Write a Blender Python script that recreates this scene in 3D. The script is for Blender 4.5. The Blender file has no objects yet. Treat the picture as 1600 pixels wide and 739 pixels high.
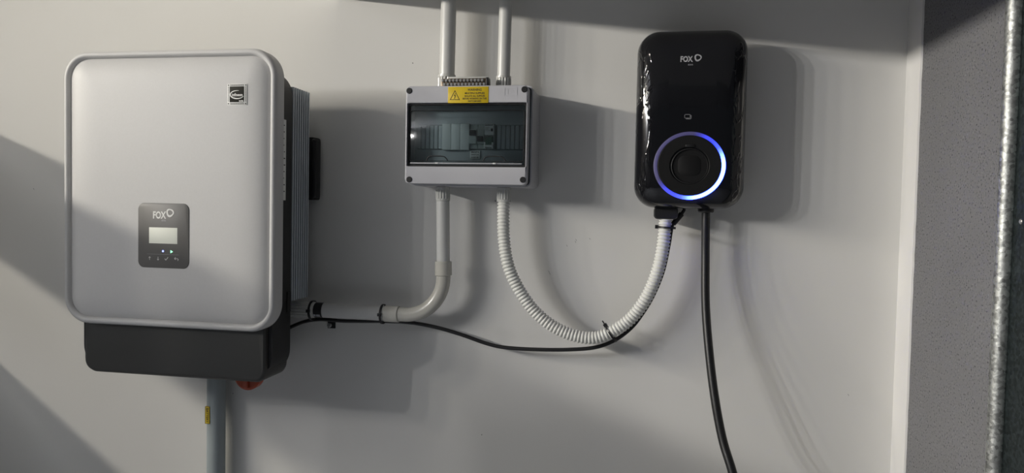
import bpy, bmesh, math, random
from mathutils import Vector, Matrix
random.seed(4)
S = bpy.context.scene
C = S.collection
Z0 = 1.5            # lens height above the floor; wall plane is y = 0, the room is y < 0

# ------------------------------------------------------------------ camera
def make_camera():
    yaw, pitch, roll = (math.radians(a) for a in (9.947, 2.057, 1.170))
    fw = Vector((-math.sin(yaw)*math.cos(pitch), math.cos(yaw)*math.cos(pitch), -math.sin(pitch)))
    r = Vector((math.cos(yaw), math.sin(yaw), 0)); u = r.cross(fw)
    r2 = r*math.cos(roll) + u*math.sin(roll); u2 = u*math.cos(roll) - r*math.sin(roll)
    m = Matrix((r2, u2, -fw)).transposed().to_4x4(); m.translation = (0, -1.4, Z0)
    cd = bpy.data.cameras.new('camera'); cd.sensor_fit = 'HORIZONTAL'; cd.sensor_width = 36
    cd.lens = 1100/1600*36; cd.clip_start = 0.02
    co = bpy.data.objects.new('camera', cd); co.matrix_world = m; C.objects.link(co); S.camera = co
make_camera()

# ------------------------------------------------------------------ world, lamp, exposure
W = bpy.data.worlds.new('garage_dusk'); S.world = W; W.use_nodes = True
bg = W.node_tree.nodes['Background']; bg.inputs[0].default_value = (0.72, 0.86, 1.0, 1); bg.inputs[1].default_value = 0.04
# a row of short LED battens along the left wall, square to the back wall, each turned a little into the room
for off, watts, turn, col in ((1.0, 30, -42, (1, .93, .80)), (1.25, 30, -40, (1, .93, .80)), (1.5, 30, -38, (1, .935, .81)), (1.75, 30, -36, (1, .94, .83)), (2.0, 31, -36, (1, .945, .85)), (2.3, 62, -36, (1, .985, .972)), (2.6, 62, -36, (1, .985, .972)), (2.9, 62, -36, (1, .985, .972))):
    ld = bpy.data.lights.new('batten_lamp', 'AREA'); ld.shape = 'RECTANGLE'; ld.size = 0.06; ld.size_y = 0.25; ld.energy = watts; ld.color = col
    lo = bpy.data.objects.new('batten_lamp', ld); lo.location = (-3.0, -off, Z0+0.75); C.objects.link(lo)
    lo.rotation_euler = (0, math.radians(-90), math.radians(turn))
vs = S.view_settings; vs.view_transform = 'Standard'; vs.look = 'None'; vs.gamma = 1; vs.use_curve_mapping = False
vs.exposure = 0.16

# ------------------------------------------------------------------ materials
MATS = {}
def mat(name, col, rough=0.5, metal=0.0, coat=0.0, spec=0.5, bump=None, var=None, emit=None):
    """bump=(scale,strength,distance), var=(scale,amount)"""
    m = bpy.data.materials.new(name); m.use_nodes = True; nt = m.node_tree; b = nt.nodes['Principled BSDF']
    b.inputs['Base Color'].default_value = (*col, 1); b.inputs['Roughness'].default_value = rough
    b.inputs['Metallic'].default_value = metal; b.inputs['Coat Weight'].default_value = coat
    b.inputs['Specular IOR Level'].default_value = spec
    tc = nt.nodes.new('ShaderNodeTexCoord')
    if var:
        n = nt.nodes.new('ShaderNodeTexNoise'); n.inputs['Scale'].default_value = var[0]; n.inputs['Detail'].default_value = 4
        nt.links.new(tc.outputs['Object'], n.inputs['Vector'])
        r = nt.nodes.new('ShaderNodeValToRGB'); r.color_ramp.elements[0].position = .3; r.color_ramp.elements[1].position = .7
        r.color_ramp.elements[0].color = (*[c*(1-var[1]) for c in col], 1); r.color_ramp.elements[1].color = (*[min(1, c*(1+var[1])) for c in col], 1)
        nt.links.new(n.outputs['Fac'], r.inputs['Fac']); nt.links.new(r.outputs['Color'], b.inputs['Base Color'])
    if bump:
        n = nt.nodes.new('ShaderNodeTexNoise'); n.inputs['Scale'].default_value = bump[0]; n.inputs['Detail'].default_value = 3
        nt.links.new(tc.outputs['Object'], n.inputs['Vector'])
        k = nt.nodes.new('ShaderNodeBump'); k.inputs['Strength'].default_value = bump[1]; k.inputs['Distance'].default_value = bump[2]
        nt.links.new(n.outputs['Fac'], k.inputs['Height']); nt.links.new(k.outputs['Normal'], b.inputs['Normal'])
    if emit:
        b.inputs['Emission Color'].default_value = (*emit[0], 1); b.inputs['Emission Strength'].default_value = emit[1]
    MATS[name] = m
    return m
mat('wall_paint', (.71, .70, .672), .62, bump=(60, .12, .002), var=(1.7, .02))
mat('trim_paint', (.72, .71, .69), .55, bump=(40, .2, .002), var=(6, .03))
mat('ceiling_paint', (.20, .21, .23), .8, var=(3, .02))
mat('concrete', (.20, .215, .245), .8, bump=(30, .2, .004), var=(9, .12))
mat('cover_white', (.56, .555, .55), .48, var=(300, .015))
mat('charcoal', (.045, .045, .043), .5, bump=(900, .12, .0005))
mat('charcoal_dark', (.012, .012, .013), .55, var=(50, .1))
mat('sink_grey', (.50, .54, .58), .45, metal=.25, var=(30, .04))
mat('black_plastic', (.010, .010, .011), .45, var=(60, .1))
mat('black_rubber', (.008, .008, .009), .42, bump=(220, .1, .001), var=(60, .1))
mat('shade_grey', (.0075, .0075, .008), .6, spec=.25, var=(60, .1))
mat('red_knob', (.38, .06, .02), .45, var=(40, .06))
mat('panel_glass', (.125, .122, .118), .42, spec=.3, var=(8, .03))
mat('lcd', (.66, .67, .60), .6, spec=.2, var=(25, .02), emit=((.9, .95, .85), .09))
mat('print_white', (.78, .78, .76), .5, var=(80, .02))
mat('print_grey', (.42, .42, .44), .5, var=(80, .02))
mat('print_black', (.015, .013, .012), .55, var=(80, .05))
mat('sticker_white', (.80, .80, .78), .45, var=(80, .02))
mat('sticker_dark', (.026, .025, .021), .65, spec=.15, var=(40, .08))
mat('sticker_yellow', (.70, .50, .015), .45, var=(30, .05))
mat('enclosure_grey', (.50, .50, .53), .42, var=(12, .02))
mat('inner_grey', (.42, .47, .48), .5, var=(12, .03))
mat('inner_light', (.62, .68, .66), .5, var=(12, .03))
mat('device_grey', (.36, .42, .40), .5, var=(20, .04))
mat('device_white', (.72, .76, .73), .5, var=(20, .02))
mat('device_green', (.03, .10, .06), .5, var=(20, .05))
mat('conduit', (.62, .62, .60), .33, var=(10, .02))
mat('conduit_beige', (.56, .545, .49), .25, var=(10, .02))
mat('conduit_steelblue', (.33, .37, .38), .4, var=(10, .03))
mat('corrugated', (.74, .74, .70), .38, var=(20, .02))
mat('adaptor', (.60, .60, .57), .2, coat=.4, var=(20, .03))
mat('brass', (.20, .155, .11), .4, metal=.7, var=(120, .25))
mat('screw_metal', (.62, .62, .62), .3, metal=.9, var=(90, .1))
mat('mark', (.16, .15, .14), .8, var=(40, .1))
mat('led_blue', (.2, .2, .5), .4, var=(40, .02), emit=((.25, .3, 1), 2.5))
mat('led_green', (.2, .5, .3), .4, var=(40, .02), emit=((.3, 1, .5), 1.6))

def speckle(name, base, dark, light, sc):
    m = mat(name, base, .75); nt = m.node_tree; b = nt.nodes['Principled BSDF']; tc = nt.nodes['Texture Coordinate']
    n = nt.nodes.new('ShaderNodeTexNoise'); n.inputs['Scale'].default_value = sc; n.inputs['Detail'].default_value = 2
    nt.links.new(tc.outputs['Object'], n.inputs['Vector'])
    r = nt.nodes.new('ShaderNodeValToRGB'); e = r.color_ramp.elements
    e[0].position = .33; e[0].color = (*dark, 1); e[1].position = .72; e[1].color = (*light, 1)
    a = e.new(.40); a.color = (*base, 1); a = e.new(.62); a.color = (*base, 1)
    nt.links.new(n.outputs['Fac'], r.inputs['Fac'])
    n2 = nt.nodes.new('ShaderNodeTexNoise'); n2.inputs['Scale'].default_value = 5; nt.links.new(tc.outputs['Object'], n2.inputs['Vector'])
    mx = nt.nodes.new('ShaderNodeMix'); mx.data_type = 'RGBA'; mx.blend_type = 'MULTIPLY'; mx.inputs['Factor'].default_value = .25
    nt.links.new(r.outputs['Color'], mx.inputs[6]); nt.links.new(n2.outputs['Fac'], mx.inputs[7])
    nt.links.new(mx.outputs[2], b.inputs['Base Color'])
    k = nt.nodes.new('ShaderNodeBump'); k.inputs['Strength'].default_value = .25; k.inputs['Distance'].default_value = .001
    nt.links.new(n.outputs['Fac'], k.inputs['Height']); nt.links.new(k.outputs['Normal'], b.inputs['Normal'])
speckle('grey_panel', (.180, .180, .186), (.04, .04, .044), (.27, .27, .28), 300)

def galvanised(name, col, rough):
    m = mat(name, col, rough, metal=.85); nt = m.node_tree; b = nt.nodes['Principled BSDF']; tc = nt.nodes['Texture Coordinate']
    v = nt.nodes.new('ShaderNodeTexVoronoi'); v.inputs['Scale'].default_value = 240; nt.links.new(tc.outputs['Object'], v.inputs['Vector'])
    n = nt.nodes.new('ShaderNodeTexNoise'); n.inputs['Scale'].default_value = 90; n.inputs['Detail'].default_value = 5; nt.links.new(tc.outputs['Object'], n.inputs['Vector'])
    bw = nt.nodes.new('ShaderNodeSeparateColor'); nt.links.new(v.outputs['Color'], bw.inputs[0])
    r = nt.nodes.new('ShaderNodeValToRGB'); r.color_ramp.elements[0].color = (*[c*.55 for c in col], 1); r.color_ramp.elements[1].color = (*[min(1, c*1.3) for c in col], 1)
    nt.links.new(bw.outputs[0], r.inputs['Fac']); nt.links.new(r.outputs['Color'], b.inputs['Base Color'])
    k = nt.nodes.new('ShaderNodeBump'); k.inputs['Strength'].default_value = .7; k.inputs['Distance'].default_value = .0015
    nt.links.new(n.outputs['Fac'], k.inputs['Height']); nt.links.new(k.outputs['Normal'], b.inputs['Normal'])
galvanised('galvanised', (.36, .37, .36), .5)
galvanised('galvanised_shaded', (.045, .058, .06), .55)  # base colour darkened to stand for the shade inside the guide channel

def gloss_black():
    # glossy black shell still wearing its wrinkled protective film along the edges
    m = mat('gloss_black', (.007, .007, .0085), .07, coat=.3); nt = m.node_tree; b = nt.nodes['Principled BSDF']; tc = nt.nodes['Texture Coordinate']
    mp = nt.nodes.new('ShaderNodeMapping'); mp.inputs['Rotation'].default_value = (0, .5, 0); mp.inputs['Scale'].default_value = (55, 20, 16)
    nt.links.new(tc.outputs['Object'], mp.inputs['Vector'])
    n = nt.nodes.new('ShaderNodeTexNoise'); n.inputs['Scale'].default_value = 1; n.inputs['Detail'].default_value = 2; n.inputs['Distortion'].default_value = 1.2
    nt.links.new(mp.outputs[0], n.inputs['Vector'])
    r = nt.nodes.new('ShaderNodeValToRGB'); e = r.color_ramp.elements
    e[0].position = .46; e[0].color = (0, 0, 0, 1); e[1].position = .54; e[1].color = (0, 0, 0, 1); a = e.new(.5); a.color = (1, 1, 1, 1)
    nt.links.new(n.outputs['Fac'], r.inputs['Fac'])
    sx = nt.nodes.new('ShaderNodeSeparateXYZ'); nt.links.new(tc.outputs['Object'], sx.inputs[0])
    ab = nt.nodes.new('ShaderNodeMath'); ab.operation = 'ABSOLUTE'; nt.links.new(sx.outputs[0], ab.inputs[0])
    mr = nt.nodes.new('ShaderNodeMapRange'); mr.inputs['From Min'].default_value = .068; mr.inputs['From Max'].default_value = .085
    nt.links.new(ab.outputs[0], mr.inputs['Value'])
    mu = nt.nodes.new('ShaderNodeMath'); mu.operation = 'MULTIPLY'; nt.links.new(mr.outputs[0], mu.inputs[0]); nt.links.new(r.outputs['Color'], mu.inputs[1])
    k = nt.nodes.new('ShaderNodeBump'); k.inputs['Strength'].default_value = .35; k.inputs['Distance'].default_value = .002
    nt.links.new(mu.outputs[0], k.inputs['Height']); nt.links.new(k.outputs['Normal'], b.inputs['Normal']); nt.links.new(k.outputs['Normal'], b.inputs['Coat Normal'])
gloss_black()

def smoked():
    m = bpy.data.materials.new('smoked_acrylic'); m.use_nodes = True; nt = m.node_tree; nt.nodes.clear()
    o = nt.nodes.new('ShaderNodeOutputMaterial'); t = nt.nodes.new('ShaderNodeBsdfTransparent'); t.inputs[0].default_value = (.93, .965, .97, 1)
    g = nt.nodes.new('ShaderNodeBsdfGlossy'); g.inputs['Roughness'].default_value = .08
    d = nt.nodes.new('ShaderNodeBsdfDiffuse'); d.inputs[0].default_value = (.10, .12, .125, 1)
    lw = nt.nodes.new('ShaderNodeFresnel'); lw.inputs['IOR'].default_value = 1.45
    a = nt.nodes.new('ShaderNodeMixShader'); a.inputs[0].default_value = .06
    nt.links.new(t.outputs[0], a.inputs[1]); nt.links.new(d.outputs[0], a.inputs[2])
    c = nt.nodes.new('ShaderNodeMixShader'); nt.links.new(lw.outputs[0], c.inputs[0]); nt.links.new(a.outputs[0], c.inputs[1]); nt.links.new(g.outputs[0], c.inputs[2])
    nt.links.new(c.outputs[0], o.inputs[0]); MATS['smoked_acrylic'] = m
smoked()

def ring_light():
    # a translucent ring, its LEDs alight on the right and bottom and fading out towards both ends
    m = mat('ring_light', (.11, .10, .20), .45); nt = m.node_tree; b = nt.nodes['Principled BSDF']; tc = nt.nodes['Texture Coordinate']
    sx = nt.nodes.new('ShaderNodeSeparateXYZ'); nt.links.new(tc.outputs['Object'], sx.inputs[0])
    mp = nt.nodes.new('ShaderNodeVectorRotate'); mp.rotation_type = 'Y_AXIS'; mp.inputs['Angle'].default_value = math.radians(-35)
    nt.links.new(tc.outputs['Object'], mp.inputs['Vector']); nt.links.new(mp.outputs[0], sx.inputs[0])
    at = nt.nodes.new('ShaderNodeMath'); at.operation = 'ARCTAN2'; nt.links.new(sx.outputs[2], at.inputs[0]); nt.links.new(sx.outputs[0], at.inputs[1])
    ab = nt.nodes.new('ShaderNodeMath'); ab.operation = 'ABSOLUTE'; nt.links.new(at.outputs[0], ab.inputs[0])
    mr = nt.nodes.new('ShaderNodeMapRange'); mr.inputs['From Max'].default_value = math.pi; nt.links.new(ab.outputs[0], mr.inputs['Value'])
    r = nt.nodes.new('ShaderNodeValToRGB'); e = r.color_ramp.elements
    e[0].position = .25; e[0].color = (1, 1, 1, 1); e[1].position = .66; e[1].color = (.0008, .0008, .0008, 1)
    for p, v in ((.29, .60), (.335, .25), (.38, .08), (.45, .035), (.53, .022), (.60, .007)):
        a = e.new(p); a.color = (v, v, v, 1)
    nt.links.new(mr.outputs[0], r.inputs['Fac'])
    mu = nt.nodes.new('ShaderNodeMath'); mu.operation = 'MULTIPLY'; mu.inputs[1].default_value = 40; nt.links.new(r.outputs['Color'], mu.inputs[0])
    b.inputs['Emission Color'].default_value = (.022, .045, 1, 1); nt.links.new(mu.outputs[0], b.inputs['Emission Strength'])
ring_light()

# ------------------------------------------------------------------ mesh helpers: coordinates are (x, off, z): off = distance out of the wall, z = height relative to the lens
WL = {}
def wpt(x, off, z): return Vector((x, -off, z+Z0))
def link(name, verts, faces, m, parent=None, sharp=35, smooth=True, origin=None):
    """verts already in world space; the origin goes to the middle of the base"""
    xs = [v[0] for v in verts]; ys = [v[1] for v in verts]; zs = [v[2] for v in verts]
    o = Vector(origin) if origin is not None else Vector(((min(xs)+max(xs))/2, (min(ys)+max(ys))/2, min(zs)))
    me = bpy.data.meshes.new(name); me.from_pydata([Vector(v)-o for v in verts], [], faces)
    bm = bmesh.new(); bm.from_mesh(me); bmesh.ops.recalc_face_normals(bm, faces=bm.faces); bm.to_mesh(me); bm.free()
    if smooth:
        me.polygons.foreach_set('use_smooth', [True]*len(me.polygons)); me.set_sharp_from_angle(angle=math.radians(sharp))
    me.materials.append(MATS[m])
    return place(bpy.data.objects.new(name, me), o, parent)
def place(ob, o, parent):
    C.objects.link(ob); ob.location = o; WL[ob] = o.copy()
    if parent is not None:
        ob.parent = parent; ob.matrix_parent_inverse = Matrix.Translation(-WL[parent])
    return ob
def tag(o, label, cat, group=None):
    o['label'] = label; o['category'] = cat
    if group: o['group'] = group
    return o
def thing(name, label, cat, loc, group=None):
    o = bpy.data.objects.new(name, None); o.empty_display_size = .05
    place(o, wpt(*loc), None); return tag(o, label, cat, group)
def structure(o): o['kind'] = 'structure'; return o
def sib(o, dx=0, doff=0, dz=0):
    """another piece like o, sharing its mesh"""
    c = o.copy(); C.objects.link(c); c.location = o.location + Vector((dx, -doff, dz)); WL[c] = c.location.copy()
    return c

def rrect(x0, x1, z0, z1, r, n=8):
    r = max(min(r, (x1-x0)/2-1e-5, (z1-z0)/2-1e-5), 1e-5); pts = []
    for cx, cz, a0 in ((x1-r, z1-r, 0), (x0+r, z1-r, 90), (x0+r, z0+r, 180), (x1-r, z0+r, 270)):
        for i in range(n+1):
            a = math.radians(a0+90*i/n); pts.append((cx+r*math.cos(a), cz+r*math.sin(a)))
    return pts
def loft(name, rings, m, parent=None, front=True, back=True, n=8, sharp=35):
    """rings: (x0,x1,z0,z1,r,off) stacked; quads between, ends capped"""
    V = []; F = []; k = 4*(n+1)
    for (x0, x1, z0, z1, r, off) in rings: V += [wpt(x, off, z) for x, z in rrect(x0, x1, z0, z1, r, n)]
    for j in range(len(rings)-1):
        for i in range(k):
            a = j*k+i; b = j*k+(i+1) % k; F.append((a, b, b+k, a+k))
    if back: F.append(tuple(range(k)))
    if front: F.append(tuple(range((len(rings)-1)*k, len(rings)*k)))
    return link(name, V, F, m, parent, sharp)
def slab(name, x0, x1, z0, z1, r, o0, o1, m, parent=None, bev=.001, n=6):
    b = min(bev, abs(o1-o0)*.45)
    return loft(name, [(x0, x1, z0, z1, r, o0), (x0, x1, z0, z1, r, o1-b), (x0+b*.3, x1-b*.3, z0+b*.3, z1-b*.3, r, o1-b*.3), (x0+b, x1-b, z0+b, z1-b, max(r-b, 1e-4), o1)], m, parent, n=n)
def frame(name, outer, inner, o0, o1, m, parent=None, n=6, bev=.002):
    """a plate with a rectangular opening; outer/inner = (x0,x1,z0,z1,r)"""
    k = 4*(n+1); V = []; F = []
    def ring(t, off, d=0):
        V.extend(wpt(x, off, z) for x, z in rrect(t[0]+d, t[1]-d, t[2]+d, t[3]-d, max(t[4]-d, 1e-4), n))
    ring(outer, o0); ring(outer, o1-bev); ring(outer, o1-bev*.3, bev*.3); ring(outer, o1, bev); ring(inner, o1, -.0006); ring(inner, o1-.0008); ring(inner, o0)
    R = 7
    for j in range(R):
        for i in range(k):
            a = j*k+i; b = j*k+(i+1) % k; c = ((j+1) % R)*k
            F.append((a, b, c+(i+1) % k, c+i))
    return link(name, V, F, m, parent)
def box(name, x0, x1, o0, o1, z0, z1, m, parent=None, bev=.001):
    return slab(name, x0, x1, z0, z1, min(.0008, bev), o0, o1, m, parent, bev, n=1)
def smooth_path(pts, sub=10):
    P = [Vector(p) for p in pts]; P = [2*P[0]-P[1]] + P + [2*P[-1]-P[-2]]; out = []
    for i in range(1, len(P)-2):
        for s in range(sub):
            t = s/sub; a, b, c, d = P[i-1:i+3]
            out.append(.5*((2*b)+(c-a)*t+(2*a-5*b+4*c-d)*t*t+(3*b-a-3*c+d)*t**3))
    out.append(P[-2]); return out
def resample(P, step):
    L = [0]
    for a, b in zip(P, P[1:]): L.append(L[-1]+(b-a).length)
    n = max(2, int(round(L[-1]/step))); out = []; j = 0
    for i in range(n+1):
        s = L[-1]*i/n
        while j < len(P)-2 and L[j+1] < s: j += 1
        t = (s-L[j])/max(L[j+1]-L[j], 1e-9); out.append(P[j].lerp(P[j+1], min(max(t, 0), 1)))
    return out, L[-1]/n
def tube(name, pts, rad, m, parent=None, n=20, sharp=50, hollow=0):
    """pts in (x,off,z); rad a number or a list"""
    P = [wpt(*p) for p in pts]; V = []; F = []
    rs = rad if isinstance(rad, (list, tuple)) else [rad]*len(P)
    T = [(P[min(i+1, len(P)-1)]-P[max(i-1, 0)]) for i in range(len(P))]
    for i, t in enumerate(T):
        if t.length < 1e-9: T[i] = T[i-1]
    T = [t.normalized() for t in T]
    N = T[0].orthogonal().normalized()
    for i, p in enumerate(P):
        if i: N = (N - T[i]*N.dot(T[i])).normalized()
        B = T[i].cross(N)
        V += [p + rs[i]*(math.cos(2*math.pi*k/n)*N + math.sin(2*math.pi*k/n)*B) for k in range(n)]
    for j in range(len(P)-1):
        for i in range(n): F.append((j*n+i, j*n+(i+1) % n, (j+1)*n+(i+1) % n, (j+1)*n+i))
    F.append(tuple(range(n))); F.append(tuple(range((len(P)-1)*n, len(P)*n)))
    return link(name, V, F, m, parent, sharp)
def rod(name, a, b, r, m, parent=None, n=24, cham=.0008):
    """straight cylinder with small chamfers"""
    A = Vector(a); B = Vector(b); d = (B-A).normalized()
    return tube(name, [A, A+d*1e-5, A+d*cham, B-d*cham, B-d*1e-5, B], [r-cham, r-cham, r, r, r-cham, r-cham], m, parent, n, 30)
def disc(name, x, z, o0, o1, r, m, parent=None, n=28, cham=.0006): return rod(name, (x, o0, z), (x, o1, z), r, m, parent, n, cham)
def ribbed(name, a, b, r, dr, m, parent=None, ribs=16):
    """fluted sleeve between a and b (conduit adaptor): grip ribs run along it, a collar at each end"""
    A = wpt(*a); B = wpt(*b); d = (B-A); t = d.normalized(); N = t.orthogonal().normalized(); Q = t.cross(N); V = []; F = []; n = ribs*4
    prof = [(0, r-.001, 0), (.02, r+dr*.8, 0), (.16, r+dr*.8, 0), (.2, r, 1), (.8, r, 1), (.84, r+dr*.8, 0), (.98, r+dr*.8, 0), (1, r-.001, 0)]
    for s, rr, fl in prof:
        for k in range(n):
            w = rr + (dr if fl and k % 4 < 2 else 0); an = 2*math.pi*k/n; V.append(A+d*s+w*(math.cos(an)*N+math.sin(an)*Q))
    for j in range(len(prof)-1):
        for i in range(n): F.append((j*n+i, j*n+(i+1) % n, (j+1)*n+(i+1) % n, (j+1)*n+i))
    F.append(tuple(range(n))); F.append(tuple(range((len(prof)-1)*n, len(prof)*n)))
    return link(name, V, F, m, parent, 25)
def ring(name, cx, cz, prof, m, parent=None, n=96, sz=1.0, arc=None, sharp=35):
    """surface of revolution about the wall normal; prof = [(radius, off)...] closed unless it touches radius 0"""
    V = []; F = []; k = len(prof)
    for i in range(n):
        a = 2*math.pi*i/n
        V += [wpt(cx+r*math.cos(a), off, cz+sz*r*math.sin(a)) for r, off in prof]
    for i in range(n):
        for j in range(k):
            j2 = (j+1) % k; i2 = (i+1) % n; F.append((i*k+j, i*k+j2, i2*k+j2, i2*k+j))
    return link(name, V, F, m, parent, sharp, origin=wpt(cx, prof[0][1], cz))
def flat(name, polys, off, m, parent=None, th=.0003):
    """thin printed shapes: list of outlines (x,z), given a hair of thickness"""
    V = []; F = []
    for pl in polys:
        b = len(V); k = len(pl)
        V += [wpt(x, off, z) for x, z in pl] + [wpt(x, off+th, z) for x, z in pl]
        F.append(tuple(range(b, b+k))); F.append(tuple(range(b+k, b+2*k)))
        for i in range(k): F.append((b+i, b+(i+1) % k, b+k+(i+1) % k, b+k+i))
    return link(name, V, F, m, parent, smooth=False)
def stroke(pts, w, closed=False):
    """outlines of a polyline drawn with width w, one quad a segment (slightly overlapping)"""
    out = []; P = pts + [pts[0]] if closed else pts
    for (x0, z0), (x1, z1) in zip(P, P[1:]):
        L = math.hypot(x1-x0, z1-z0) or 1e-9; ux, uz = (x1-x0)/L, (z1-z0)/L; e = w*.35
        ax, az, bx, bz = x0-ux*e, z0-uz*e, x1+ux*e, z1+uz*e; nx, nz = -uz*w/2, ux*w/2
        out.append([(ax+nx, az+nz), (ax-nx, az-nz), (bx-nx, bz-nz), (bx+nx, bz+nz)])
    return out
def annulus(cx, cz, f_out, f_in, n=40):
    out = []
    for i in range(n):
        a, b = 2*math.pi*i/n, 2*math.pi*(i+1)/n
        out.append([(cx+f_out(a)*math.cos(a), cz+f_out(a)*math.sin(a)), (cx+f_out(b)*math.cos(b), cz+f_out(b)*math.sin(b)),
                    (cx+f_in(b)*math.cos(b), cz+f_in(b)*math.sin(b)), (cx+f_in(a)*math.cos(a), cz+f_in(a)*math.sin(a))])
    return out
def text(name, s, x, off, z, size, m, parent, width=None, bold=0.0, align='CENTER', rot=0, facing='front', squash=None):
    """lettering lying on the wall-parallel plane; width = fit to this width"""
    cu = bpy.data.curves.new('lettering', 'FONT'); cu.body = s; cu.size = size; cu.align_x = align; cu.align_y = 'CENTER'; cu.offset = bold; cu.resolution_u = 3
    tmp = bpy.data.objects.new('lettering', cu); C.objects.link(tmp); dg = bpy.context.evaluated_depsgraph_get()
    me = bpy.data.meshes.new_from_object(tmp.evaluated_get(dg)); bpy.data.objects.remove(tmp)
    xs = [v.co.x for v in me.vertices]; ys = [v.co.y for v in me.vertices]
    sx = width/(max(xs)-min(xs)) if width else 1; yc = (max(ys)+min(ys))/2
    ca, sa = math.cos(rot), math.sin(rot); V = []
    for v in me.vertices:
        a, b = v.co.x*sx, v.co.y-yc
        a, b = a*ca-b*sa, a*sa+b*ca
        V.append(wpt(x+a, off, z+b) if facing == 'front' else wpt(x, off-a, z+b))
    F = [tuple(p.vertices) for p in me.polygons]; bpy.data.meshes.remove(me)
    return link(name, V, F, m, parent, smooth=False)

# ------------------------------------------------------------------ the setting
FL = -Z0
def sbox(name, x0, x1, y0, y1, z0, z1, m, parent=None):
    V = [(x, y, z) for x in (x0, x1) for y in (y0, y1) for z in (z0+Z0, z1+Z0)]
    F = [(0, 1, 3, 2), (4, 5, 7, 6), (0, 1, 5, 4), (2, 3, 7, 6), (0, 2, 6, 4), (1, 3, 7, 5)]
    return link(name, V, F, m, parent, smooth=False)
XR = .482
structure(sbox('floor', -3.15, 3.0, -6, .12, FL-.1, FL, 'concrete'))
wb = structure(sbox('wall_back', -3.05, XR+.2, 0, .12, FL, 1.1, 'wall_paint'))
structure(sbox('wall_left', -3.15, -3.05, -6, .12, FL, 1.1, 'grey_panel'))
structure(sbox('ceiling', -3.15, 3.0, -6, .12, 1.1, 1.2, 'ceiling_paint'))
# unseen bulkhead added above the charger; its end edge draws the long wall shadow
structure(sbox('shade_bulkhead', -.62, XR+.2, -1.20, 0, .436, 1.1, 'wall_paint'))
structure(sbox('wall_right', XR, XR+.2, -.354, 0, FL, .436, 'grey_panel'))
def edge_strip():
    # painted return strip in the corner, its free edge a little ragged
    N = 90; V = []; F = []; rnd = random.Random(2)
    for i in range(N+1):
        z = FL + (.432-FL)*i/N; e = .066+rnd.uniform(-.0012, .0012)
        V += [(XR, 0, z+Z0), (XR-.003, 0, z+Z0), (XR-.003, -e+.001, z+Z0), (XR, -e, z+Z0)]
    for i in range(N):
        for k in range(4): F.append((i*4+k, i*4+(k+1) % 4, i*4+4+(k+1) % 4, i*4+4+k))
    F += [(0, 1, 2, 3), tuple(N*4+k for k in range(4))]
    structure(link('trim_1', V, F, 'trim_paint', smooth=False))
edge_strip()
# unseen boards added at the left to shade the wall and lower inverter
structure(sbox('shade_board_1', -1.75, -1.60, -0.80, 0, .037, .211, 'trim_paint'))
structure(sbox('shade_board_3', -1.75, -1.60, -1.75, -1.22, .037, .211, 'trim_paint'))
structure(sbox('shade_board_2', -1.75, -1.60, -0.80, 0, -.60, -.27, 'trim_paint'))

for x, z, s in ((-.4025, .0225, .0022), (-.281, .020, .002), (-.858, -.411, .0018), (-.30, -.46, .002), (-.46, .30, .0022)):
    s *= .7; flat('scuff_mark', [[(x+s*math.cos(a)*random.uniform(.6, 1), z+s*math.sin(a)*random.uniform(.6, 1)) for a in [k*math.pi/4 for k in range(8)]]], .0001, 'mark', wb)
for x, z in ((-.135, -.065), (-.117, -.053), (-.118, -.057), (-.09, -.05), (-.17, -.118), (-.168, -.122), (.40, -.33), (-1.36, .03)):
    flat('scuff_mark', stroke([(x, z), (x+.0012, z-.0014), (x+.0018, z-.003)], .0006), .0001, 'mark', wb)

# ------------------------------------------------------------------ roller-door guide
g = thing('door_guide', 'galvanised steel roller door guide with rounded lip, upright at the right edge', 'door guide', (XR+.02, .42, FL))
def guide():
    prof = []   # (x, off) polyline of the lip, seen from above
    c = (XR-.004, .374); r = .0105
    prof += [(XR-.0005, .3545), (XR-.0012, .3605)]
    for k in range(0, 13):
        a = math.radians(100 + 215*k/12); prof.append((c[0]+r*math.cos(a)*.95, c[1]-r*math.sin(a)))
    prof = prof[:2] + sorted(prof[2:], key=lambda q: 0) if False else prof
    return prof
def extrude(name, poly, z0, z1, m, parent):
    V = [wpt(x, o, z0) for x, o in poly] + [wpt(x, o, z1) for x, o in poly]; k = len(poly)
    F = [tuple(range(k)), tuple(range(k, 2*k))] + [(i, (i+1) % k, k+(i+1) % k, k+i) for i in range(k)]
    return link(name, V, F, m, parent, 40)
extrude('flange', [(XR+.001, .354), (XR-.0028, .354), (XR-.0028, .366), (XR+.001, .366)], FL, .432, 'galvanised_shaded', g)
def lip_poly():
    P = []
    for k in range(24):
        a = 2*math.pi*k/24; P.append((XR-.003+.0105*math.cos(a), .3745+.0105*math.sin(a)))
    return P
extrude('lip', lip_poly(), FL, .60, 'galvanised', g)
extrude('channel', [(XR+.002, .384), (XR+.002, .46), (XR+.05, .46), (XR+.05, .384)], FL, .60, 'galvanised_shaded', g)
def rivet(z, o):
    a = wpt(XR+.0022, o, z); V = []; F = []; n = 14
    for rr, h in ((.0036, 0), (.0034, .0009), (.0022, .0018), (.0008, .0021)):
        V += [a + Vector((-h, rr*math.cos(2*math.pi*k/n), rr*math.sin(2*math.pi*k/n))) for k in range(n)]
    for j in range(3):
        for i in range(n): F.append((j*n+i, j*n+(i+1) % n, (j+1)*n+(i+1) % n, (j+1)*n+i))
    F += [tuple(range(n)), tuple(range(3*n, 4*n))]
    link('rivet', V, F, 'screw_metal', g)
rivet(.0, .4025)

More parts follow.
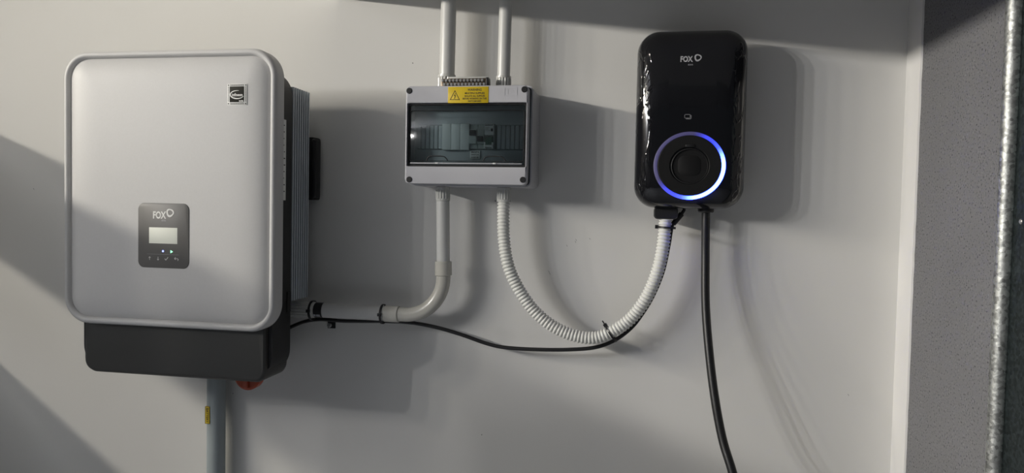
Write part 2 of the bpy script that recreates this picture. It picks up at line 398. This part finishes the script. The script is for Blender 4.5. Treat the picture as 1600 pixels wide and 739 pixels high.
# ------------------------------------------------------------------ hybrid inverter
inv = thing('solar_inverter', 'large white-fronted hybrid solar inverter with charcoal lower housing and display', 'inverter', (-.863, .12, -.33))
ix0, ix1, iz0, iz1 = -1.083, -.643, -.232, .286
def cov(d, off, r=.052): return (ix0+d, ix1-d, iz0+d, iz1-d, max(r-d, .012), off)
cover = loft('front_cover', [cov(.004, .188), cov(0, .190), cov(0, .211), cov(.0012, .2155), cov(.004, .2185), cov(.0075, .2192), cov(.0110, .2180), cov(.0128, .2138), cov(.0136, .2118),
      cov(.0145, .2124), cov(.018, .2153), cov(.024, .2180), cov(.032, .2202), cov(.045, .2220), cov(.062, .2232), cov(.085, .2235)], 'cover_white', inv, n=14, sharp=60)
body = loft('body', [(-1.060, -.664, -.322, .258, .045, .118), (-1.062, -.662, -.324, .260, .045, .122), (-1.062, -.662, -.324, .260, .045, .190)], 'charcoal_dark', inv, n=10)
lower = loft('lower_housing', [(-1.054, -.672, -.329, -.19, .022, .116), (-1.053, -.671, -.330, -.19, .022, .120), (-1.053, -.671, -.330, -.19, .022, .192), (-1.052, -.672, -.326, -.191, .021, .198), (-1.050, -.675, -.322, -.192, .02, .2005)], 'charcoal', inv, n=8)
box('wiring_box', -1.00, -.725, .02, .118, -.31, -.19, 'charcoal_dark', inv, .004)
box('side_tab', -.6625, -.6595, .125, .137, -.205, -.165, 'charcoal_dark', inv, .001)
sink = box('heat_sink', -1.055, -.677, .047, .122, -.185, .232, 'sink_grey', inv, .002)
fin0 = None
for k in range(8):
    o = .051 + k*.0093
    if fin0 is None: fin0 = slab('fin', -.6775, -.6615, -.185, .233, .0004, o-.0015, o+.0015, 'sink_grey', sink, .0006, n=1)
    else:
        f = sib(fin0, doff=k*.0093); f.parent = sink; f.matrix_parent_inverse = Matrix.Translation(-WL[sink])
slab('wall_bracket', -1.062, -.660, .015, .145, .004, .001, .030, 'charcoal_dark', inv, .002)
slab('handle', -.6615, -.6505, .0185, .140, .0035, .020, .040, 'black_plastic', inv, .003)
# rating plate on the body's right side
def side_label():
    V = [wpt(-.6614, .182, .165), wpt(-.6614, .146, .165), wpt(-.6614, .146, .012), wpt(-.6614, .182, .012)]
    V += [v + Vector((-.0008, 0, 0)) for v in V]
    lb = link('rating_label', V, [(0, 1, 2, 3), (4, 5, 6, 7), (0, 1, 5, 4), (1, 2, 6, 5), (2, 3, 7, 6), (3, 0, 4, 7)], 'sticker_white', inv, smooth=False)
    V = []; F = []; rnd = random.Random(7)
    for r in range(11):
        z = .155-r*.0125; o = .176
        while o > .152:
            w = rnd.uniform(.003, .006); b = len(V); h = .0010
            V += [wpt(-.6612, o, z), wpt(-.6612, o-w, z), wpt(-.6612, o-w, z-h*2), wpt(-.6612, o, z-h*2)]; F.append((b, b+1, b+2, b+3)); o -= w+.006
    pr = link('fine_print', V, F, 'print_black', lb, smooth=False)
side_label()
# rotary isolator peeping out below
sw = rod('isolator_knob', (-.7585, .092, -.341), (-.7585, .116, -.341), .0285, 'red_knob', inv, 36, .004)
box('grip', -.7645, -.7525, .114, .122, -.364, -.325, 'red_knob', sw, .002)
# display panel: black-grey glass tile with lcd, lamps and keys
dp = slab('display_panel', -.9165, -.8115, -.1190, .0015, .012, .222, .2246, 'panel_glass', inv, .0008, n=8)
DO = .2247
box('screen', -.8935, -.8350, .2240, DO, -.0735, -.0435, 'lcd', dp, .0003)
text('lettering', 'FOX', -.8725, DO, -.0205, .0180, 'print_white', dp, width=.0270, bold=.0006)
text('lettering', 'ESS', -.8630, DO, -.0305, .0038, 'print_grey', dp, width=.0085)
def fox_logo(cx, cz, s, off, m, parent):
    fo = lambda a: s*(1+.07*math.cos(3*(a-math.radians(14))))
    fi = lambda a: s*(.62+.05*math.cos(3*(a-math.radians(5)))+.07*math.cos(a-.7))
    return flat('logo', annulus(cx, cz, fo, fi), off, m, parent)
fox_logo(-.8500, -.0160, .0077, DO, 'print_white', dp)
zk = -.1015
flat('icon', stroke([(-.892, zk-.003), (-.892, zk+.003)], .0007)+stroke([(-.8938, zk+.0012), (-.892, zk+.003), (-.8902, zk+.0012)], .0007), DO, 'print_white', dp)
flat('icon', stroke([(-.8745, zk-.003), (-.8745, zk+.003)], .0007)+stroke([(-.8763, zk-.0012), (-.8745, zk-.003), (-.8727, zk-.0012)], .0007), DO, 'print_white', dp)
flat('icon', stroke([(-.8605, zk), (-.8583, zk-.0025), (-.8540, zk+.0028)], .0008), DO, 'print_white', dp)
flat('icon', stroke([(-.8400, zk+.001), (-.8345, zk+.001), (-.8325, zk-.0008), (-.8340, zk-.0025)], .0008)+stroke([(-.8385, zk+.003), (-.8405, zk+.001), (-.8385, zk-.001)], .0008), DO, 'print_white', dp)
flat('key_line', stroke([(-.897, -.0935), (-.832, -.0935)], .0003), DO, 'print_grey', dp)
disc('indicator_lamp', -.8645, -.0875, .2240, DO+.0003, .0022, 'led_blue', dp, 14)
flat('indicator_lamp', [[(-.8488, -.0852), (-.8438, -.0880), (-.8488, -.0908)]], DO, 'led_green', dp)
# chip sticker, top right of the cover
st = slab('chip_sticker', -.7360, -.6975, .1820, .2200, .0006, .2215, .2236, 'sticker_white', inv, .0001, n=2)
slab('label_field', -.7315, -.7030, .1870, .2155, .001, .2230, .2238, 'sticker_dark', st, .0001, n=3)
SO = .2239
text('lettering', 'infineon', -.7163, SO, .2005, .0075, 'print_white', st, width=.0205, bold=.0002)
def swoosh():
    polys = []; n = 36
    for i in range(n):
        a, b = (math.radians(75+265*i/n) for i in (i, i+1)); wa, wb_ = (.0010*math.sin(math.pi*(j/n))**.7+.0001 for j in (i, i+1))
        cx, cz, rx, rz = -.7165, .2008, .0135, .0072
        polys.append([(cx+(rx+wa)*math.cos(a), cz+(rz+wa)*math.sin(a)), (cx+(rx+wb_)*math.cos(b), cz+(rz+wb_)*math.sin(b)),
                      (cx+(rx-wb_)*math.cos(b), cz+(rz-wb_)*math.sin(b)), (cx+(rx-wa)*math.cos(a), cz+(rz-wa)*math.sin(a))])
    flat('logo', polys, SO, 'print_white', st, .0001)
swoosh()
text('lettering', 'inside', -.7085, SO, .1895, .0034, 'print_white', st, width=.0085, bold=.0002)
dots = []
for (x, z) in ((-.7338, .2177), (-.6998, .2177), (-.7338, .1845), (-.6998, .1845)): dots.append([(x+.0011*math.cos(k*.6283), z+.0011*math.sin(k*.6283)) for k in range(10)])
for k in range(14):
    x = -.7300+k*.00197; z = .2140-k*.00197
    for zz in (.2177, .1843): dots.append([(x, zz-.0009), (x+.0009, zz-.0009), (x+.0009, zz+.0009), (x, zz+.0009)])
    for xx in (-.7338, -.6998): dots.append([(xx-.0009, z), (xx+.0009, z), (xx+.0009, z+.0009), (xx-.0009, z+.0009)])
flat('contact_dots', dots, SO, 'sticker_dark', st, .0001)

# ------------------------------------------------------------------ battery conduit under the inverter
bc = thing('battery_conduit', 'blue-grey conduit running down the wall below the inverter, tagged BATTERY', 'conduit', (-.879, .03, FL))
rod('pipe', (-.879, .030, FL), (-.879, .030, -.312), .0190, 'conduit_steelblue', bc, 28)
tg = slab('tag', -.8925, -.8815, -.4655, -.4285, .0006, .0440, .0500, 'sticker_yellow', bc, .0005, n=2)
text('lettering', 'BATTERY', -.8870, .0502, -.4470, .0072, 'print_black', tg, width=.031, rot=-math.pi/2, bold=.0001)
flat('border', stroke([(-.8921, -.4289), (-.8819, -.4289), (-.8819, -.4651), (-.8921, -.4651)], .0006, True), .0500, 'print_black', tg, .0002)

# ------------------------------------------------------------------ small switchboard
sb = thing('switchboard_enclosure', 'light grey plastic switchboard with smoked window and yellow warning sticker', 'switchboard', (-.315, .05, .046))
bx = dict(x0=-.4325, x1=-.1935, z0=.0455, z1=.2335)
def wall_box():
    # hollow base: outer loft without front, inner loft
    n = 6; k = 4*(n+1); V = []; F = []
    rings = [(-.431, -.1945, .0465, .2325, .008, 0), (-.4315, -.1935, .0455, .2335, .010, .004), (-.4315, -.1940, .0458, .2335, .010, .100), (-.4285, -.1965, .0485, .2305, .008, .100), (-.4285, -.1965, .0485, .2305, .008, .006)]
    for t in rings: V += [wpt(x, t[5], z) for x, z in rrect(*t[:5], n)]
    for j in range(4):
        for i in range(k): a = j*k+i; b = j*k+(i+1) % k; F.append((a, b, b+k, a+k))
    F += [tuple(range(k)), tuple(range(4*k, 5*k))]
    return link('base', V, F, 'enclosure_grey', sb)
wall_box()
WIN = (-.4300, -.2015, .0810, .1997, .003)
lid = frame('lid', (-.4335, -.1993, .0480, .2315, .009), WIN, .098, .120, 'enclosure_grey', sb, n=8, bev=.003)
for x, z in ((-.4265, .2225), (-.2070, .2230), (-.4240, .0560), (-.2065, .0580)):
    s = disc('cover_screw', x, z, .117, .1215, .0056, 'black_plastic', lid, 22, .0008)
    flat('slot', stroke([(x-.003, z-.001), (x+.003, z+.001)], .001), .1215, 'print_black', s, .0001)
flat('embossed_mark', stroke([(-.2435, .2255), (-.2205, .2255), (-.2205, .2125), (-.2435, .2125)], .0005, True)+stroke([(-.2375, .223), (-.2375, .215)], .0004)+stroke([(-.2330, .2215), (-.2265, .2215)], .0004)+stroke([(-.2330, .2185), (-.2265, .2185)], .0004), .1199, 'enclosure_grey', lid, .0005)
# inside: cover plate with a slot for the devices, blanks and breakers
pl = frame('inner_plate', (-.4290, -.1965, .0490, .2300, .004), (-.4225, -.2110, .1165, .1630, .001), .068, .078, 'inner_grey', sb, n=3, bev=.001)
box('mounting_rail', -.4250, -.2080, .036, .044, .122, .157, 'screw_metal', sb)
box('recess_back', -.4250, -.2080, .030, .036, .100, .180, 'charcoal_dark', sb)
x = -.4222; s0 = None
for k in range(6):
    x = -.4215 + k*.0086
    if s0 is None: s0 = slab('blanking_strip', x, x+.0076, .1170, .1620, .0006, .066, .084, 'inner_grey', sb, .0012, n=1)
    else: c = sib(s0, dx=k*.0086); c.parent = sb; c.matrix_parent_inverse = Matrix.Translation(-WL[sb])
for k in range(6):
    c = sib(s0, dx=(-.2640+k*.0088)-(-.4215)); c.parent = sb; c.matrix_parent_inverse = Matrix.Translation(-WL[sb])
m0 = None
for k in range(3):
    if m0 is None: m0 = slab('blank_module', -.3700, -.3700+.0177, .1150, .1650, .0006, .060, .0895, 'inner_light', sb, .0008, n=1)
    else: c = sib(m0, dx=k*.0179); c.parent = sb; c.matrix_parent_inverse = Matrix.Translation(-WL[sb])
def breaker(x0, x1, mt, tog, tz, nm):
    b = slab(nm, x0, x1, .1175, .1635, .0006, .050, .0835, mt, sb, .001, n=1)
    slab('nose', x0+.0004, x1-.0004, .1265, .1535, .0006, .080, .0925, mt, b, .0012, n=1)
    slab('toggle', x0+.0015, x1-.0015, tz, tz+.010, .0008, .090, .1010, tog, b, .002, n=2)
    return b
b1 = breaker(-.3158, -.3012, 'device_grey', 'black_plastic', .1415, 'circuit_breaker')
b2 = breaker(-.3006, -.2868, 'device_grey', 'black_plastic', .1300, 'circuit_breaker')
b3 = slab('safety_switch', -.2862, -.2675, .1170, .1645, .0006, .050, .0890, 'device_grey', sb, .001, n=1)
lb = slab('device_label', -.2860, -.2678, .1425, .1640, .0006, .088, .0950, 'device_white', b3, .0008, n=1)
flat('fine_print', stroke([(-.2842, .1612), (-.2700, .1612)], .0016)+stroke([(-.2840, .157), (-.2770, .157)], .0007)+stroke([(-.2840, .1540), (-.2780, .1540)], .0007)+stroke([(-.2840, .1510), (-.2750, .1510)], .0005)+[[(-.2735, .1495), (-.2695, .1495), (-.2695, .1550), (-.2735, .1550)]], .0950, 'print_black', lb)
slab('toggle', -.2840, -.2695, .1240, .1400, .001, .088, .0975, 'device_green', b3, .002, n=2)
slab('clip', -.2858, -.2680, .1200, .1240, .0006, .088, .0985, 'device_white', b3, .0008, n=1)
for xx in (-.2858, -.2710): slab('clip', xx, xx+.0030, .1170, .1290, .0006, .088, .0980, 'device_white', b3, .0008, n=1)
tgm = slab('switch_tag', -.3165, -.2965, .0985, .1145, .0006, .0775, .0815, 'device_white', sb, .0005, n=1)
for s, z in (('MAIN', .1115), ('SWITCH', .1065), ('INVERTER', .1015)): text('lettering', s, -.3065, .0816, z, .0042, 'print_black', tgm, width=.0145, bold=.0001)
# smoked window: panel, thicker rim, finger grips, latches
wp = slab('window', WIN[0]+.0012, WIN[1]-.0012, WIN[2]+.0008, WIN[3]-.0010, .003, .1105, .1135, 'smoked_acrylic', sb, .0006, n=4)
frame('window_rim', (WIN[0]+.0010, WIN[1]-.0010, WIN[2]+.0006, WIN[3]-.0008, .003), (WIN[0]+.0038, WIN[1]-.0036, WIN[2]+.0042, WIN[3]-.0036, .003), .1085, .1150, 'charcoal_dark', wp, n=4, bev=.0008)
frame('window_bead', (WIN[0]+.0040, WIN[1]-.0050, .0912, .1865, .004), (WIN[0]+.0052, WIN[1]-.0062, .0924, .1853, .004), .1135, .1150, 'charcoal_dark', wp, n=4, bev=.0003)
box('window_ledge', WIN[0]+.006, WIN[1]-.008, .1136, .1170, .0862, .0884, 'enclosure_grey', wp, .0008)
for xa, xb in ((-.3925, -.3510), (-.2830, -.2400)):
    P = smooth_path([(xa, .114, .0915), (xa+.002, .1145, .0965), (xa+.008, .1148, .1005), (xb-.010, .1148, .1005), (xb-.003, .1145, .0965), (xb, .114, .0915)], 6)
    tube('finger_grip', P, .0011, 'charcoal_dark', wp, 8)
    box('latch', (xa+xb)/2-.0025, (xa+xb)/2+.0035, .1165, .1185, .0862, .0888, 'sticker_white', wp, .0004)
# warning sticker
ws = slab('warning_sticker', -.3510, -.2738, .1990, .2290, .0006, .1198, .1206, 'sticker_yellow', sb, .0002, n=2)
WO = .1207
for s, z, w, h in (('WARNING', .2233, .0265, .0062), ('MULTIPLE SUPPLIES', .2170, .0375, .0046), ('ISOLATE ALL SUPPLIES', .2118, .0385, .0043), ('BEFORE WORKING ON THIS', .2070, .0455, .0043), ('SWITCHBOARD', .2022, .0250, .0043)):
    text('lettering', s, -.3000, WO, z, h, 'print_black', ws, width=w, bold=.00012)
flat('warning_triangle', stroke([(-.3378, .2218), (-.3465, .2052), (-.3290, .2052)], .0010, True), .1206, 'print_black', ws, .0002)
flat('flash_symbol', stroke([(-.3368, .2165), (-.3390, .2122), (-.3364, .2128), (-.3382, .2075)], .0009)+[[(-.3395, .2085), (-.3382, .2068), (-.3372, .2085)]], .1206, 'print_black', ws, .0002)

# ------------------------------------------------------------------ terminal strip lying on top of the switchboard
tb = thing('terminal_strip', 'brass neutral terminal strip lying on top of the switchboard between two conduits', 'terminal strip', (-.331, .070, .2335))
tbar = slab('bar', -.3770, -.2845, .2340, .2525, .001, .062, .078, 'brass', tb, .0015, n=2)
box('carrier', -.3615, -.2838, .060, .0775, .2525, .2560, 'adaptor', tb, .001)
box('end_block', -.2885, -.2835, .060, .0800, .2340, .2540, 'black_plastic', tb, .001)
for r in range(2):
    for k in range(12):
        xx = -.3735+k*.0071+(.0035 if r else 0); zz = .2488-r*.0075
        s = disc('screw', xx, zz, .076, .0805, .0027, 'screw_metal', tb, 10, .0006)
        h = disc('hole', xx+.0033, zz-.0030, .0765, .0784, .0017, 'print_black', tb, 8, .0002)

# ------------------------------------------------------------------ conduits above and below
def top_conduit(cx, r, label, za):
    t = thing('conduit', label, 'conduit', (cx, .045, .2335), 'vertical conduits above the switchboard')
    rod('pipe', (cx, .045, za), (cx+.0015, .045, .432), r, 'conduit', t, 32)
    ribbed('adaptor', (cx, .045, .2335), (cx, .045, za+.004), r+.0008, .0016, 'adaptor', t)
    return t
top_conduit(-.3745, .0152, 'wider grey conduit rising above the left of the switchboard', .262)
top_conduit(-.2605, .0124, 'narrower grey conduit rising above the right of the switchboard', .258)
pc = thing('elbow_conduit', 'rigid grey conduit with a swept elbow from switchboard to the inverter', 'conduit', (-.42, .055, -.23))
ribbed('adaptor', (-.3760, .055, .0455), (-.3755, .055, .0170), .0128, .0014, 'adaptor', pc)
vp = rod('pipe', (-.3755, .055, .0175), (-.3725, .055, -.104), .0131, 'conduit', pc, 28)
for k in range(5): flat('fine_print', stroke([(-.3655, -.060-k*.0075), (-.3655, -.064-k*.0075)], .0020), .0640, 'print_grey', vp, .0006)
rod('coupling', (-.3725, .055, -.1015), (-.3720, .055, -.1300), .0168, 'conduit_beige', pc, 28, .0012)
P = [(-.3720, .055, -.128)]
for k in range(0, 17):
    a = math.pi/2*k/16; P.append((-.4480+.0760*math.cos(a), .055, -.135-.0760*math.sin(a)))
P.append((-.470, .055, -.2110))
tube('elbow', P, .0142, 'conduit_beige', pc, 28)
rod('coupling', (-.4622, .055, -.2110), (-.4925, .055, -.2110), .0165, 'conduit_beige', pc, 28, .0012)
rod('pipe', (-.4900, .055, -.2108), (-.6420, .057, -.2098), .0150, 'conduit', pc, 28)
ribbed('adaptor', (-.6400, .057, -.2098), (-.7235, .060, -.2100), .0150, .0018, 'adaptor', pc)

def cable_tie(x, o, z, axis, r, label, head=(0, 1), rw=.0018):
    """band round a pipe running along axis, a ratchet head and a stub of tail"""
    t = thing('cable_tie', label, 'cable tie', (x, o, z-r))
    d = Vector(axis).normalized(); N = d.cross(Vector((0, 1, 0)))
    N = N.normalized(); B = Vector((0, 1, 0)) - d*d.dot(Vector((0, 1, 0))); B.normalize(); V = []; F = []; n = 36; c = Vector((x, o, z))
    for i in range(n):
        a = 2*math.pi*i/n; u = N*math.cos(a)+B*math.sin(a)
        for rr, w in ((r, -rw), (r+.0013, -rw), (r+.0013, rw), (r, rw)): V.append(wpt(*(c+u*rr+d*w)))
    for i in range(n):
        for j in range(4): F.append((i*4+j, i*4+(j+1) % 4, ((i+1) % n)*4+(j+1) % 4, ((i+1) % n)*4+j))
    link('band', V, F, 'black_plastic', t)
    a = head[0]; u = N*math.cos(a)+B*math.sin(a); h = c+u*(r+.0028); tt = (-N*math.sin(a)+B*math.cos(a))
    V = []
    for s in (-1, 1):
        for p, q in ((-1, -1), (1, -1), (1, 1), (-1, 1)): V.append(wpt(*(h+u*.0030*s+tt*.0030*p+d*.0034*q)))
    link('head', V, [(0, 1, 2, 3), (4, 5, 6, 7), (0, 1, 5, 4), (1, 2, 6, 5), (2, 3, 7, 6), (3, 0, 4, 7)], 'black_plastic', t, smooth=False)
    if head[1]: tube('tail', [h+u*.002, h+u*.002+u*head[1]], .0014, 'black_plastic', t, 6)
    return t
# two ties on the horizontal run; both also hold the data cable
cable_tie(-.4970, .0525, -.2125, (1, 0, 0), .0188, 'black cable tie around the horizontal conduit, beside the elbow coupling', (1.5, 0), .0020)
cable_tie(-.6475, .0545, -.2115, (1, 0, 0), .0190, 'black cable tie around the conduit adaptor next to the inverter', (1.5, 0), .0024)

# saddle clip under the run
cl = thing('saddle_clip', 'dark metal saddle clip with screw holding the horizontal conduit', 'clip', (-.6345, .03, -.255))
def saddle():
    V = []; F = []; n = 26; cx = -.6300; w = .0085; co, cz, r = .0565, -.2099, .0156
    prof = [(.0005, -.2560), (.0005, -.2420), (.030, -.2290)]
    for k in range(n+1):
        a = math.radians(-130+230*k/n); prof.append((co+r*math.cos(a), cz+r*math.sin(a)))
    for (o, z) in prof:
        V += [wpt(cx-w, o, z), wpt(cx+w, o, z), wpt(cx+w, o+.0016, z), wpt(cx-w, o+.0016, z)]
    for i in range(len(prof)-1):
        for j in range(4): F.append((i*4+j, i*4+(j+1) % 4, i*4+4+(j+1) % 4, i*4+4+j))
    F += [(0, 1, 2, 3), tuple((len(prof)-1)*4+j for j in range(4))]
    link('strap', V, F, 'black_plastic', cl)
saddle()
disc('screw', -.6340, -.2490, .0015, .0065, .0052, 'screw_metal', cl, 16, .0012)
flat('printed_mark', [[(-.6385, -.2165), (-.6325, -.2165), (-.6320, -.2205), (-.6370, -.2205)], [(-.6310, -.2165), (-.6240, -.2165), (-.6225, -.2205), (-.6305, -.2205)]], .0732, 'print_grey', cl, .0006)

# ------------------------------------------------------------------ corrugated loop between switchboard and charger
UP = [(-.2535, .055, .030), (-.2536, .056, -.0004), (-.2514, .058, -.0499), (-.2428, .060, -.0993), (-.2243, .060, -.1422), (-.1945, .060, -.1844), (-.1603, .060, -.2139),
      (-.1192, .060, -.2328), (-.0763, .060, -.2380), (-.0404, .060, -.2252), (-.0052, .060, -.1980), (.0233, .060, -.1568), (.0420, .058, -.1080), (.0512, .056, -.0598), (.0547, .055, -.0094)]
fc = thing('corrugated_conduit', 'flexible ribbed grey conduit hanging in a U between switchboard and charger', 'conduit', (-.07, .06, -.25))
sp = smooth_path([Vector(q) for q in UP], 16)
pitch = .0067; rs, st_ = resample(sp, pitch/8)
rad = []
for i in range(len(rs)):
    rad.append((.0100, .0104, .0117, .0122, .0122, .0121, .0116, .0103)[i % 8])
tube('hose', rs, rad, 'corrugated', fc, 24, 60)
ribbed('adaptor', (-.2535, .055, .0455), (-.2535, .055, .0175), .0126, .0014, 'adaptor', fc)

# ------------------------------------------------------------------ data cable, following the conduits
DC = [(-.7235, .055, -.258), (-.7065, .045, -.2525), (-.6738, .040, -.2385), (-.6384, .040, -.2318), (-.5822, .040, -.2325), (-.4995, .040, -.2290), (-.4451, .038, -.2295), (-.3914, .034, -.2370), (-.3382, .032, -.2500),
      (-.2857, .032, -.2652), (-.2468, .034, -.2706), (-.1830, .038, -.2702), (-.1202, .040, -.2665), (-.0709, .040, -.2595), (-.0345, .040, -.2440), (-.0050, .040, -.2200), (.0150, .040, -.1930),
      (.0360, .040, -.1550), (.0530, .040, -.1080), (.0620, .040, -.0600), (.0665, .042, -.0250), (.0700, .044, -.0150)]
dc = thing('data_cable', 'thin black data cable sagging along the wall from inverter to charger', 'cable', (-.3, .04, -.27))
tube('cable', smooth_path([Vector(q) for q in DC], 8), .0038, 'black_rubber', dc, 12)
rod('sleeve', (.0690, .044, -.0180), (.0845, .046, .0020), .0052, 'black_plastic', dc, 14)
tube('plug', [(.0835, .046, .0005), (.0885, .047, .0090), (.0890, .047, .0140)], .0030, 'black_plastic', dc, 10)
cable_tie(-.0405, .055, -.2290, (.80, 0, .58), .0168, 'black cable tie with upright tail near the bottom of the corrugated loop', (0, .008), .0018)
cable_tie(.0570, .053, -.0245, (.05, 0, 1), .0155, 'black cable tie around corrugated conduit just under the charger', (math.pi if False else 0, 0), .0020)

# ------------------------------------------------------------------ EV charger
ev = thing('ev_charger', 'glossy black wall charger with round socket and glowing blue ring', 'charger', (.0925, .05, .0115))
cx0, cx1, cz0, cz1 = -.0050, .1900, .0115, .3330
def ch(d, off, r=.040): return (cx0+d, cx1-d, cz0+d, cz1-d, max(r-d*.75, .006), off)
loft('back_housing', [ch(.012, 0), ch(.010, .003), ch(.010, .040)], 'black_plastic', ev, n=10)
shell = loft('front_shell', [ch(.004, .030), ch(.001, .033), ch(0, .038), ch(0, .072), ch(.0008, .079), ch(.003, .0865), ch(.007, .0935), ch(.013, .0995), ch(.021, .1040), ch(.031, .1070), ch(.043, .1085), ch(.056, .1090)], 'gloss_black', ev, n=14, sharp=70)
# object-space middle for the film mask sits at the shell origin
rcx, rcz = .0910, .0873
ring('socket_plate', rcx, rcz, [(.0555, .1050), (.0555, .1115), (.0545, .1122), (.0350, .1122), (.0338, .1112), (.0335, .1050)], 'shade_grey', ev, sz=.965)
rg = ring('light_ring', rcx, rcz, [(.0624, .1050), (.0624, .1094), (.0618, .1098), (.0562, .1098), (.0557, .1094), (.0557, .1050)], 'ring_light', ev, n=128, sz=.965)
sk = disc('socket_cap', rcx, rcz, .1050, .1098, .0326, 'shade_grey', ev, 48, .0015)
ring('cap_rim', rcx+.0005, rcz-.001, [(.0325, .1080), (.0325, .1118), (.0312, .1122), (.0305, .1112), (.0305, .1080)], 'black_plastic', sk, n=64, sz=.965)
slab('cap_recess', rcx-.020, rcx+.020, rcz-.018, rcz+.018, .012, .1095, .1103, 'shade_grey', sk, .0004)
box('cap_latch', rcx-.008, rcx+.008, .1105, .1140, rcz+.0325, rcz+.0375, 'black_plastic', sk, .001)
CO = .1094
text('lettering', 'FOX', .0805, CO, .2755, .0135, 'print_grey', shell, width=.0215, bold=.0005)
text('lettering', 'ESS', .0880, CO, .2655, .0035, 'print_grey', shell, width=.008)
fox_logo(.1003, .2775, .0062, CO, 'print_grey', shell)
def card_icon():
    a = [(x, z) for x, z in rrect(.0805, .0900, .1715, .1778, .0012, 3)]; b = [(.0830, .1700), (.0905, .1700), (.0917, .1712), (.0917, .1765)]
    flat('icon', stroke(a, .0006, True)+stroke(b, .0006), CO, 'print_grey', shell)
card_icon()
gl = loft('gland', [(.0335, .0760, -.0085, .0140, .006, .030), (.0330, .0765, -.0090, .0140, .007, .033), (.0330, .0765, -.0090, .0140, .007, .066), (.0345, .0750, -.0075, .0140, .006, .0690)], 'black_plastic', ev, n=5)
rod('strain_relief', (.1275, .050, .0140), (.1275, .050, .0050), .0145, 'black_plastic', ev, 24, .0015)

# ------------------------------------------------------------------ charging cable
cc = thing('charging_cable', 'thick black charging cable hanging down from the right side of charger', 'cable', (.2, .15, FL))
CP = [(.1275, .050, .0048), (.1279, .050, -.0120), (.1290, .051, -.0754), (.1309, .066, -.1690), (.1383, .090, -.2580), (.1484, .112, -.3340), (.1607, .130, -.3950), (.1755, .150, -.4420), (.200, .180, -.53), (.235, .22, -.70), (.25, .25, -1.0), (.25, .27, -1.30), (.25, .29, FL+.06), (.25, .33, FL+.012), (.25, .45, FL+.0085)]
tube('cable', smooth_path([Vector(q) for q in CP], 10), .0078, 'black_rubber', cc, 16)
